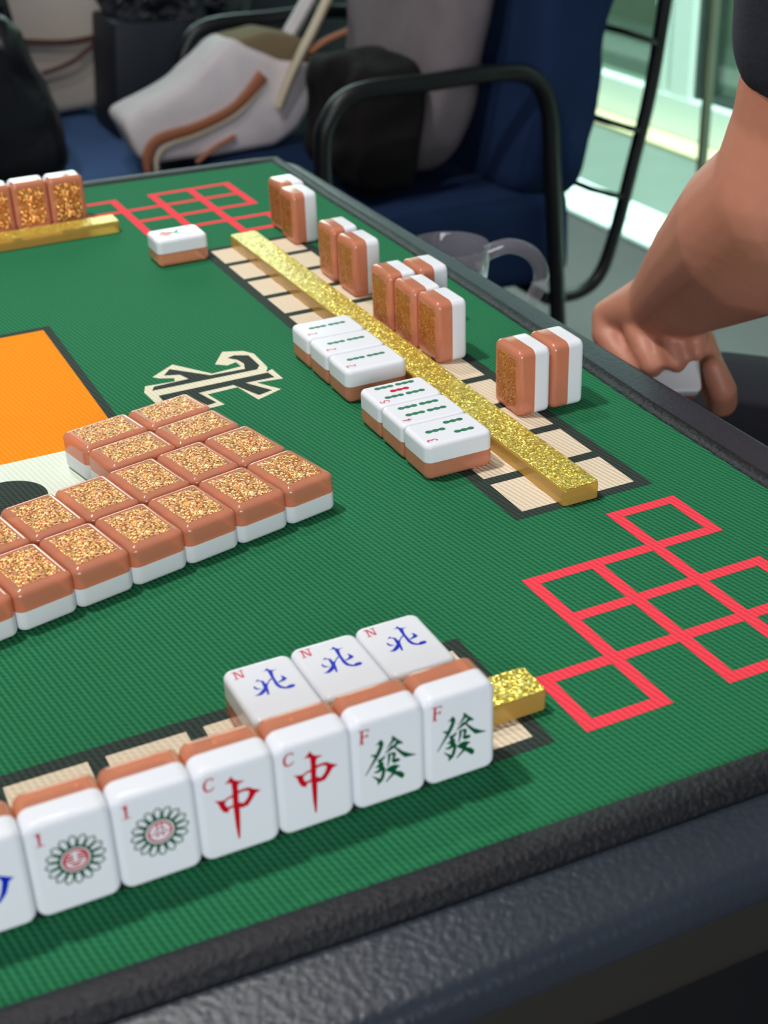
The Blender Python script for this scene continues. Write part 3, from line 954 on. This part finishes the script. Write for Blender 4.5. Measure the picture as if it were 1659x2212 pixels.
# face-down pile
ang = 12.8
uu = Vector((math.cos(math.radians(ang)), math.sin(math.radians(ang))))
vv = Vector((-uu.y, uu.x))
N0 = Vector((-1.46, 2.14))
ordn = ('right end', 'second from right', 'third from right', 'fourth from right', 'fifth from right', 'sixth from right', 'seventh from right', 'eighth from right')
for i in range(8):
    c = N0 - uu * (0.847 * i + 0.424) + vv * (TH / 2)
    tile(c.x, c.y, 'down', ang + random.uniform(-0.4, 0.4), 'blank', 'face-down glitter tile, nearest row of the pile, %s' % ordn[i], 'face-down tiles of the pile')
for i in range(7):
    c = N0 - uu * (0.847 * i + 0.424 + 0.02) + vv * (TH * 1.5 + 0.005)
    tile(c.x, c.y, 'down', ang + random.uniform(-0.4, 0.4), 'blank', 'face-down glitter tile, second row of the pile, %s' % ordn[i], 'face-down tiles of the pile')
for r in range(2):
    for i in range(2):
        c = N0 - uu * (1.162 * i + 0.58 + 0.09 * 1) + vv * (TH * 2 + 0.02 + 0.848 * r + 0.423)
        tile(c.x, c.y, 'down', ang + 90 + random.uniform(-0.4, 0.4), 'blank', 'face-down glitter tile turned sideways, %s row of the block, %s' % (('nearer', 'farthest')[r], ('right', 'left')[i]), 'face-down tiles of the pile')

# ------------------------------------------------------------------ gold glitter bars
def gold_bar(x0, x1, y0, y1, label, rz=0.0):
    cx, cy = (x0 + x1) / 2, (y0 + y1) / 2
    r = empty('glitter_bar', W(cx, cy, 0.006), rz)
    tag(r, label, 'tile pusher', 'gold glitter bars')
    w, h = (x1 - x0) * U, (y1 - y0) * U
    b1 = bmesh.new()
    rounded_block(b1, w, h, 0, 0.27 * U, 0.07 * U, 0.02 * U, 0.035 * U, n=5, m=3)
    obj('acrylic_body', b1, M['ruler_clear'], r, smooth=45)
    b2 = bmesh.new()
    rounded_block(b2, w - 0.03 * U, h - 0.03 * U, 0.272 * U, 0.279 * U, 0.06 * U, 0, 0.003 * U, n=5, m=2)
    obj('glitter_top', b2, M['ruler_glitter'], r, smooth=45)
    return r


gold_bar(1.43, 2.06, 0.56, 14.6, 'long gold glitter bar lying on the cream track at right', math.radians(0.35))
gold_bar(-13.3, -1.27, -3.515, -2.96, 'gold glitter bar, short end showing behind the front row')
gold_bar(-12.6, -0.48, 16.95, 17.55, 'gold glitter bar in front of the far amber row')

# ------------------------------------------------------------------ glass mug on a small pull-out shelf
sh = empty('side_shelf', (0.262, 0.56, 0.60))
tag(sh, 'small dark pull-out cup shelf under the table rim holding the glass mug', 'shelf')
bm = bmesh.new()
rounded_block(bm, 0.10, 0.15, 0.0, 0.010, 0.02, 0.002, 0.002)
obj('shelf_board', bm, M['rail'], sh, smooth=45, mw=Matrix.Translation((-0.005, 0, 0)))
box_obj('bracket', (-0.12, -0.03, -0.02, 0.02, 0.0, 0.008), M['tube'], sh)
mug = empty('glass_mug', (0.262, 0.55, 0.6105))
tag(mug, 'clear glass mug with curved handle beyond the right edge of the table', 'mug')
bm = bmesh.new()
prof = [(0.0, 0.0), (0.026, 0.0), (0.030, 0.003), (0.033, 0.03), (0.0365, 0.07), (0.038, 0.0915), (0.0372, 0.094), (0.0360, 0.0915), (0.0345, 0.07), (0.031, 0.03), (0.027, 0.008), (0.0, 0.007)]
seg = 40
rings = []
for r_, z_ in prof:
    rings.append([bm.verts.new((r_ * math.cos(2 * PI * k / seg), r_ * math.sin(2 * PI * k / seg), z_)) for k in range(seg)] if r_ > 0 else [bm.verts.new((0, 0, z_))])
for a, b in zip(rings, rings[1:]):
    for k in range(seg):
        k2 = (k + 1) % seg
        if len(a) == 1:
            bm.faces.new((a[0], b[k2], b[k]))
        elif len(b) == 1:
            bm.faces.new((a[k], a[k2], b[0]))
        else:
            bm.faces.new((a[k], a[k2], b[k2], b[k]))
obj('cup', bm, M['glass'], mug, smooth=50)
tube('handle', [(0.035, -0.008, 0.082), (0.055, -0.014, 0.087), (0.075, -0.020, 0.078), (0.084, -0.023, 0.058), (0.076, -0.021, 0.036), (0.058, -0.015, 0.020), (0.032, -0.008, 0.022)], 0.0055, M['glass'], mug, seg=14, flat=1.25)

# ------------------------------------------------------------------ armchair on the right, seen from its side, facing left
ch = empty('armchair', (0.70, 1.66, 0))
tag(ch, 'navy cushioned armchair with black tube frame beyond the right table corner', 'armchair')


def L(o, *pts):
    return [tuple(Vector(p) - o.location) for p in pts]


def arm(y):
    p = L(ch, (0.47, y, 0.02), (0.474, y, 0.30), (0.476, y, 0.56), (0.49, y, 0.625), (0.535, y, 0.656), (0.65, y, 0.657), (0.76, y, 0.657), (0.82, y, 0.645), (0.852, y, 0.60), (0.862, y, 0.50), (0.880, y, 0.25), (0.892, y, 0.02))
    return tube('arm_frame', p, 0.0135, M['tube'], ch, n=5)


arm(1.345)
arm(1.985)
for y in (1.345, 1.985):
    tube('floor_runner', L(ch, (0.47, y, 0.012), (0.70, y, 0.012), (0.892, y, 0.012)), 0.012, M['tube'], ch, n=2)
tube('back_frame', L(ch, (0.90, 1.40, 0.262), (0.955, 1.40, 0.262), (0.995, 1.40, 0.285), (1.022, 1.40, 0.35), (1.05, 1.40, 0.46), (1.078, 1.40, 0.58), (1.097, 1.40, 0.72), (1.115, 1.40, 0.88), (1.115, 1.46, 0.94), (1.115, 1.66, 0.95), (1.115, 1.86, 0.94), (1.115, 1.92, 0.88), (1.097, 1.92, 0.72), (1.078, 1.92, 0.58), (1.05, 1.92, 0.46), (1.022, 1.92, 0.35), (0.995, 1.92, 0.285), (0.90, 1.92, 0.262)), 0.0115, M['tube'], ch, n=5)
for x, z in ((1.035, 0.415), (1.062, 0.52), (1.088, 0.655), (1.10, 0.76)):
    tube('back_rung', L(ch, (x, 1.40, z), (x - 0.075, 1.385, z + 0.028), (x - 0.085, 1.66, z + 0.03), (x - 0.075, 1.935, z + 0.028), (x, 1.92, z)), 0.005, M['tube'], ch, n=2, seg=8)
for x in (0.50, 0.68, 0.86):
    tube('seat_rail', L(ch, (x, 1.345, 0.285), (x, 1.66, 0.285), (x, 1.985, 0.285)), 0.010, M['tube'], ch, n=2, seg=8)
soft('seat_cushion', Vector((0.69, 1.665, 0.378)) - ch.location, (0.50, 0.60, 0.165), M['navy'], ch, p=9, amp=0.004, seed=2, n=18)
soft('back_cushion', Vector((0.915, 1.665, 0.70)) - ch.location, (0.13, 0.62, 0.54), M['navy'], ch, rot=Matrix.Rotation(math.radians(10), 3, 'Y').to_euler(), p=8, amp=0.010, scale=7, seed=4, n=20)

pil = soft('throw_pillow', Vector((0.765, 1.63, 0.672)), (0.12, 0.37, 0.42), M['taupe'], None, rot=Matrix.Rotation(math.radians(12), 3, 'Y').to_euler(), p=3.6, amp=0.010, scale=9, seed=9, n=18)
tag(pil, 'taupe linen throw pillow leaning against the back of the navy armchair', 'pillow')

# ------------------------------------------------------------------ sofa behind the far side of the table
so = empty('sofa', (-0.10, 2.35, 0))
tag(so, 'blue upholstered sofa behind the far edge of the table under the bags', 'sofa')
box_obj('base', (-0.95, 0.53, -0.40, 0.45, 0.08, 0.28), M['navy'], so, bev=0.02)
soft('seat_cushion', Vector((0.165, -0.03, 0.36)), (0.73, 0.80, 0.17), M['navy_light'], so, p=9, amp=0.006, seed=12, n=16)
soft('seat_cushion', Vector((-0.58, -0.03, 0.36)), (0.74, 0.80, 0.17), M['navy_light'], so, p=9, amp=0.006, seed=13, n=16)
soft('back_cushion', Vector((0.165, 0.38, 0.66)), (0.73, 0.17, 0.52), M['navy'], so, p=6, amp=0.010, seed=14, n=16)
soft('back_cushion', Vector((-0.58, 0.38, 0.66)), (0.74, 0.17, 0.52), M['navy'], so, p=6, amp=0.010, seed=15, n=16)
for x in (-0.9, 0.5):
    for y in (-0.35, 0.4):
        box_obj('leg', (x - 0.025, x + 0.025, y - 0.025, y + 0.025, 0.0, 0.09), M['wood'], so)

# cream bag with brown straps, standing on the sofa
cb = empty('cream_bag', (0.36, 2.42, 0.456))
tag(cb, 'cream canvas bag with dark brown leather trim between the two black bags', 'bag')
prism('body', [(-0.16, 0.0), (0.075, 0.0), (0.085, 0.135), (0.13, 0.29), (0.05, 0.33), (-0.13, 0.32), (-0.17, 0.15)], -0.07, 0.07, M['cream_bag'], cb, bev=0.02, amp=0.008, seed=3)
tube('trim_strap', [(-0.10, -0.085, 0.150), (0.0, -0.088, 0.138), (0.088, -0.085, 0.145)], 0.011, M['brown'], cb, flat=0.5)
tube('side_strap', [(0.082, -0.085, 0.145), (0.076, -0.087, 0.07), (0.076, -0.085, -0.0)], 0.013, M['brown'], cb, flat=0.5)
tube('loop_strap', [(0.06, -0.090, 0.135), (0.0, -0.092, 0.10), (-0.06, -0.090, 0.085)], 0.008, M['brown'], cb, flat=0.5)

# stiff black bag with crinkled liner
bb = empty('paper_bag', (0.52, 2.20, 0.447))
tag(bb, 'stiff black carrier bag with crinkled plastic liner standing behind the canvas tote', 'bag')
prism('body', [(-0.135, 0.0), (0.165, 0.0), (0.150, 0.185), (0.02, 0.195), (-0.115, 0.205)], -0.06, 0.10, M['black_matte'], bb, bev=0.006, amp=0.002, seed=1)
soft('liner', Vector((0.03, 0.02, 0.225)), (0.27, 0.14, 0.16), M['crinkle'], bb, p=2.6, amp=0.05, scale=16, seed=6, n=16)

# tall black bag on the floor behind the armchair
tall = prism('black_bag', [(0.57, 0.0), (0.98, 0.0), (0.99, 0.45), (0.97, 0.76), (0.80, 0.82), (0.60, 0.79), (0.57, 0.45)], 2.34, 2.54, M['black_matte'], None, bev=0.03, amp=0.008, seed=11)
tag(tall, 'tall matte black bag standing on the floor behind the canvas tote handles', 'bag')

# big black shiny bag at the left
lb = empty('black_handbag', (0.0, 1.95, 0.462))
tag(lb, 'large slouchy black shiny bag at the upper left on the sofa', 'bag')
prism('body', [(-0.30, 0.0), (0.235, 0.0), (0.215, 0.12), (0.195, 0.205), (0.175, 0.25), (0.10, 0.275), (-0.28, 0.28)], -0.10, 0.10, M['black_bag'], lb, bev=0.035, amp=0.018, seed=8, sub=2)
soft('gathered_top', Vector((0.055, 0.0, 0.285)), (0.25, 0.17, 0.15), M['crinkle'], lb, p=2.4, amp=0.03, scale=12, seed=21, n=16)
tube('handle', [(-0.02, -0.05, 0.28), (0.02, -0.07, 0.36), (0.09, -0.07, 0.37), (0.13, -0.05, 0.28)], 0.010, M['black_bag'], lb)

# black backpack under the tote, on the armchair front
bp = soft('nylon_pouch', Vector((0.625, 1.53, 0.572)), (0.12, 0.22, 0.19), mat('charcoal nylon', lin(30, 27, 28), 0.85, bump=(30, 0.5, 0.006), spec=0.1), None, p=6, amp=0.016, scale=9, seed=31, n=16)
tag(bp, 'small charcoal nylon pouch on the armchair seat behind its front arm frame', 'pouch')

# ------------------------------------------------------------------ canvas tote leaning on its side
tb = empty('canvas_tote', (0.55, 1.90, 0.447))
tag(tb, 'pale grey canvas tote with tan leather trim slumped over the sofa edge', 'tote bag')
rot = Matrix.Rotation(math.radians(-4), 3, 'Z')
pp = lambda *q: [(x - 0.55, z - 0.447) for x, z in q]
prism('body', pp((0.322, 0.545), (0.345, 0.478), (0.362, 0.463), (0.59, 0.463), (0.64, 0.495), (0.712, 0.588), (0.62, 0.608), (0.53, 0.656), (0.505, 0.645), (0.43, 0.585)), -0.06, 0.06, M['canvas'], tb, bev=0.014, amp=0.007, seed=5, sub=2)
prism('lining', pp((0.532, 0.648), (0.612, 0.604), (0.705, 0.592), (0.665, 0.638), (0.60, 0.658)), -0.045, 0.055, M['olive_lining'], tb, bev=0.008, amp=0.003, seed=7)
tube('front_strap', [tuple((x - 0.55, -0.068, z - 0.447)) for x, z in ((0.352, 0.455), (0.356, 0.485), (0.378, 0.508), (0.449, 0.520), (0.519, 0.545), (0.575, 0.592))], [0.006, 0.010, 0.010, 0.009, 0.009, 0.013], M['tan'], tb, flat=0.4)
tube('strap_edge', [tuple((x - 0.55, -0.067, z - 0.447)) for x, z in ((0.368, 0.455), (0.372, 0.478), (0.392, 0.496), (0.452, 0.508), (0.522, 0.532), (0.570, 0.570))], 0.004, M['webbing'], tb, flat=0.5)
tube('leather_patch', [tuple((x - 0.55, -0.068, z - 0.447)) for x, z in ((0.44, 0.460), (0.48, 0.482), (0.515, 0.495))], 0.007, M['tan'], tb, flat=0.5)
tube('handle', [tuple((x - 0.55, y, z - 0.447)) for x, y, z in ((0.600, -0.068, 0.535), (0.625, -0.075, 0.590), (0.665, -0.080, 0.655), (0.735, -0.06, 0.745), (0.800, -0.05, 0.80), (0.835, -0.05, 0.76), (0.800, -0.06, 0.68), (0.745, -0.065, 0.60))], 0.018, M['webbing'], tb, flat=0.45, n=8)
tube('handle_leather', [tuple((x - 0.55, y, z - 0.447)) for x, y, z in ((0.655, -0.088, 0.625), (0.69, -0.09, 0.642), (0.74, -0.088, 0.655), (0.775, -0.085, 0.668))], 0.010, M['tan'], tb, flat=0.5)
tube('shoulder_strap', [tuple((x - 0.55, y, z - 0.447)) for x, y, z in ((0.645, 0.045, 0.60), (0.70, 0.03, 0.68), (0.745, 0.02, 0.76), (0.775, 0.02, 0.86), (0.80, 0.02, 0.95))], 0.032, M['canvas'], tb, flat=0.4)
tube('strap_ring', [tuple((0.735 - 0.55 + 0.013 * math.cos(a * PI / 4), -0.09, 0.590 - 0.447 + 0.016 * math.sin(a * PI / 4))) for a in range(8)], 0.003, mat('brass', lin(214, 190, 120), 0.25, metal=1.0), tb, closed=True, n=3, seg=8)
tube('key_charm', [tuple((x - 0.55, -0.10, z - 0.447)) for x, z in ((0.735, 0.574), (0.728, 0.552), (0.722, 0.533))], [0.003, 0.007, 0.004], mat('silver metal', lin(200, 196, 190), 0.2, metal=1.0), tb)


# ------------------------------------------------------------------ person at the right
def skinned(name, chains, m, parent, voxel=0.0035, smooth=8):
    """one continuous surface grown round tapering limb chains: (point, radius) or (point, (depth, width))"""
    bm = bmesh.new()
    bmesh.ops.create_icosphere(bm, subdivisions=3, radius=1.0)
    uv = [v.co.copy() for v in bm.verts]
    uf = [tuple(v.index for v in f.verts) for f in bm.faces]
    bm.free()
    verts, faces = [], []
    for c in chains:
        pts = [(Vector(p) - parent.location, Vector((r, r, r)) if not isinstance(r, tuple) else Vector((r[0], r[1], min(r)))) for p, r in c]
        for (p0, r0), (p1, r1) in zip(pts, pts[1:]):
            n = max(2, int((p1 - p0).length / (0.12 * min(r0.x, r1.x))))
            for k in range(n + 1):
                t = k / n
                p, r = p0.lerp(p1, t), r0.lerp(r1, t)
                o_ = len(verts)
                verts += [(p.x + q.x * r.x, p.y + q.y * r.y, p.z + q.z * r.z) for q in uv]
                faces += [(a + o_, b_ + o_, c_ + o_) for a, b_, c_ in uf]
    me = bpy.data.meshes.new(name)
    me.from_pydata(verts, [], faces)
    tmp = bpy.data.objects.new(name, me)
    COL.objects.link(tmp)
    s = tmp.modifiers.new('remesh', 'REMESH')
    s.mode = 'VOXEL'
    s.voxel_size = voxel
    ss = tmp.modifiers.new('smooth', 'SMOOTH')
    ss.iterations = smooth
    ss.factor = 0.5
    dg = bpy.context.evaluated_depsgraph_get()
    me2 = bpy.data.meshes.new_from_object(tmp.evaluated_get(dg))
    bpy.data.objects.remove(tmp)
    me2.name = name
    me2.materials.clear()
    for f in me2.polygons:
        f.use_smooth = True
    return link(name, me2, parent, [m])


pr_ = empty('person', (0.62, -0.10, 0.0))
tag(pr_, 'person in a dark navy shirt at the right holding a mahjong tile by the rim', 'person')
WR = (0.323, 0.304, 0.720)
EL = (0.298, 0.150, 0.842)
SHR = (0.345, 0.070, 1.130)
SHL = (0.500, -0.335, 1.130)
CH = (0.500, -0.130, 1.070)
body = [
    [((0.690, -0.10, 0.52), (0.145, 0.12)), ((0.665, -0.11, 0.68), (0.13, 0.11)), ((0.60, -0.12, 0.88), (0.15, 0.12)), (CH, (0.16, 0.12)), ((0.470, -0.130, 1.19), (0.075, 0.075)), ((0.445, -0.130, 1.26), 0.052), ((0.430, -0.130, 1.33), (0.070, 0.075)), ((0.420, -0.130, 1.41), (0.078, 0.088)), ((0.430, -0.130, 1.48), (0.052, 0.06))],
    [(CH, (0.16, 0.12)), ((0.450, 0.000, 1.140), 0.075), (SHR, 0.062), ((0.285, 0.115, 1.000), 0.052), ((0.298, 0.137, 0.925), 0.048), ((0.299, 0.146, 0.885), 0.047), (EL, 0.054), ((0.308, 0.192, 0.808), 0.057), ((0.318, 0.250, 0.765), 0.046), (WR, 0.031)],
    [(CH, (0.16, 0.12)), ((0.510, -0.260, 1.140), 0.075), (SHL, 0.062), ((0.545, -0.390, 0.960), 0.048), ((0.500, -0.390, 0.850), 0.044), ((0.430, -0.330, 0.800), 0.044), ((0.360, -0.260, 0.800), 0.034), ((0.32, -0.22, 0.805), 0.028), ((0.28, -0.20, 0.80), (0.03, 0.02))],
    [((0.690, -0.10, 0.52), (0.145, 0.12)), ((0.62, 0.06, 0.50), 0.090), ((0.53, 0.22, 0.52), 0.080), ((0.43, 0.37, 0.53), 0.062), ((0.46, 0.36, 0.28), 0.050), ((0.47, 0.35, 0.08), 0.036), ((0.41, 0.39, 0.04), 0.034), ((0.35, 0.42, 0.03), 0.026)],
    [((0.690, -0.10, 0.52), (0.145, 0.12)), ((0.63, -0.22, 0.50), 0.090), ((0.42, -0.28, 0.52), 0.078), ((0.26, -0.30, 0.50), 0.060), ((0.28, -0.30, 0.28), 0.050), ((0.29, -0.30, 0.08), 0.036), ((0.22, -0.30, 0.04), 0.034), ((0.15, -0.30, 0.03), 0.026)],
]
# right hand: four fingers curling down round the tile, thumb on its other side
body += [
    [(WR, 0.028), ((0.301, 0.353, 0.696), 0.0125), ((0.294, 0.345, 0.684), 0.0108), ((0.292, 0.323, 0.676), 0.0100), ((0.292, 0.3, 0.671), 0.0085)],
    [(WR, 0.028), ((0.31, 0.33, 0.702), 0.0125), ((0.302, 0.311, 0.693), 0.0105), ((0.299, 0.296, 0.684), 0.0098), ((0.298, 0.286, 0.677), 0.0085)],
    [(WR, 0.028), ((0.323, 0.315, 0.705), 0.0115), ((0.314, 0.292, 0.698), 0.0100), ((0.31, 0.28, 0.691), 0.0093), ((0.31, 0.273, 0.683), 0.0082)],
    [(WR, 0.028), ((0.336, 0.306, 0.708), 0.0105), ((0.328, 0.283, 0.704), 0.0090), ((0.325, 0.272, 0.697), 0.0083), ((0.323, 0.267, 0.691), 0.0074)],
    [(WR, 0.028), ((0.350, 0.308, 0.684), 0.0160), ((0.358, 0.288, 0.652), 0.0130), ((0.352, 0.268, 0.643), 0.0118), ((0.344, 0.259, 0.658), 0.0112), ((0.339, 0.265, 0.676), 0.0090)],
]
hb = skinned('body', body, M['skin'], pr_, 0.0026, 5)
shirt = [
    [((0.685, -0.10, 0.58), (0.165, 0.135)), ((0.665, -0.11, 0.70), (0.155, 0.13)), ((0.60, -0.12, 0.88), (0.172, 0.142)), (CH, (0.18, 0.14)), ((0.473, -0.130, 1.175), (0.088, 0.088))],
    [(CH, (0.18, 0.14)), ((0.450, 0.000, 1.140), 0.090), (SHR, 0.078), ((0.290, 0.117, 1.000), 0.063), ((0.298, 0.134, 0.945), 0.058)],
    [(CH, (0.18, 0.14)), ((0.510, -0.260, 1.140), 0.090), (SHL, 0.080), ((0.545, -0.390, 0.970), 0.066)],
]
skinned('shirt', shirt, M['shirt'], pr_, 0.006, 5)
tr = [
    [((0.690, -0.10, 0.52), (0.160, 0.135)), ((0.62, 0.06, 0.515), 0.112), ((0.53, 0.22, 0.535), 0.102), ((0.43, 0.37, 0.545), 0.082), ((0.46, 0.36, 0.28), 0.062), ((0.47, 0.35, 0.10), 0.052)],
    [((0.690, -0.10, 0.52), (0.160, 0.135)), ((0.63, -0.22, 0.51), 0.105), ((0.42, -0.28, 0.53), 0.092), ((0.26, -0.30, 0.50), 0.072), ((0.28, -0.30, 0.28), 0.060), ((0.29, -0.30, 0.10), 0.050)],
]
skinned('trousers', tr, M['trousers'], pr_, 0.007, 5)
hc = Vector((0.427, -0.130, 1.42)) - pr_.location
soft('hair', hc + Vector((0.028, 0, 0.028)), (0.19, 0.19, 0.19), M['hair'], pr_, p=2.2, amp=0.006, scale=30, seed=3, n=14)
soft('nose', hc + Vector((-0.088, 0, -0.015)), (0.030, 0.028, 0.04), M['skin'], pr_, p=2.2, n=6)
for s in (-1, 1):
    soft('eye', hc + Vector((-0.066, s * 0.030, 0.008)), (0.022, 0.026, 0.016), M['paper'], pr_, p=2, n=6)
    soft('pupil', hc + Vector((-0.0755, s * 0.030, 0.008)), (0.006, 0.010, 0.010), M['hair'], pr_, p=2, n=6)
    soft('ear', hc + Vector((0.012, s * 0.084, -0.005)), (0.032, 0.016, 0.055), M['skin'], pr_, p=2.2, n=6)
soft('mouth', hc + Vector((-0.079, 0, -0.052)), (0.014, 0.048, 0.012), M['ink_red_pale'], pr_, p=2, n=6)

# the tile in the fingers
ht = empty('mahjong_tile', (0.321, 0.292, 0.661))
tag(ht, 'white mahjong tile held between the fingers of the person at the right', 'mahjong tile')
ht.rotation_euler = (math.radians(0), math.radians(48), math.radians(-115))
for nm, me in (('white_face', FACE_ME['blank']), ('copper_back', BACK_ME), ('glitter_sheet', GLIT_ME)):
    o = bpy.data.objects.new(nm, me)
    COL.objects.link(o)
    o.parent = ht
    o.matrix_local = Matrix.Translation((0, 0, -TD * U / 2))

# the person's seat
st = empty('stool', (0.66, -0.10, 0))
tag(st, 'black padded seat carrying the person at the right', 'stool')
soft('seat_pad', Vector((0.03, 0, 0.31)), (0.46, 0.50, 0.09), M['trousers'], st, p=7, n=12)
for sx in (-1, 1):
    for sy in (-1, 1):
        tube('leg', [(0.03 + sx * 0.17, sy * 0.19, 0.27), (0.03 + sx * 0.18, sy * 0.20, 0.16), (0.03 + sx * 0.19, sy * 0.21, 0.0)], 0.012, M['tube'], st, n=2, seg=10)
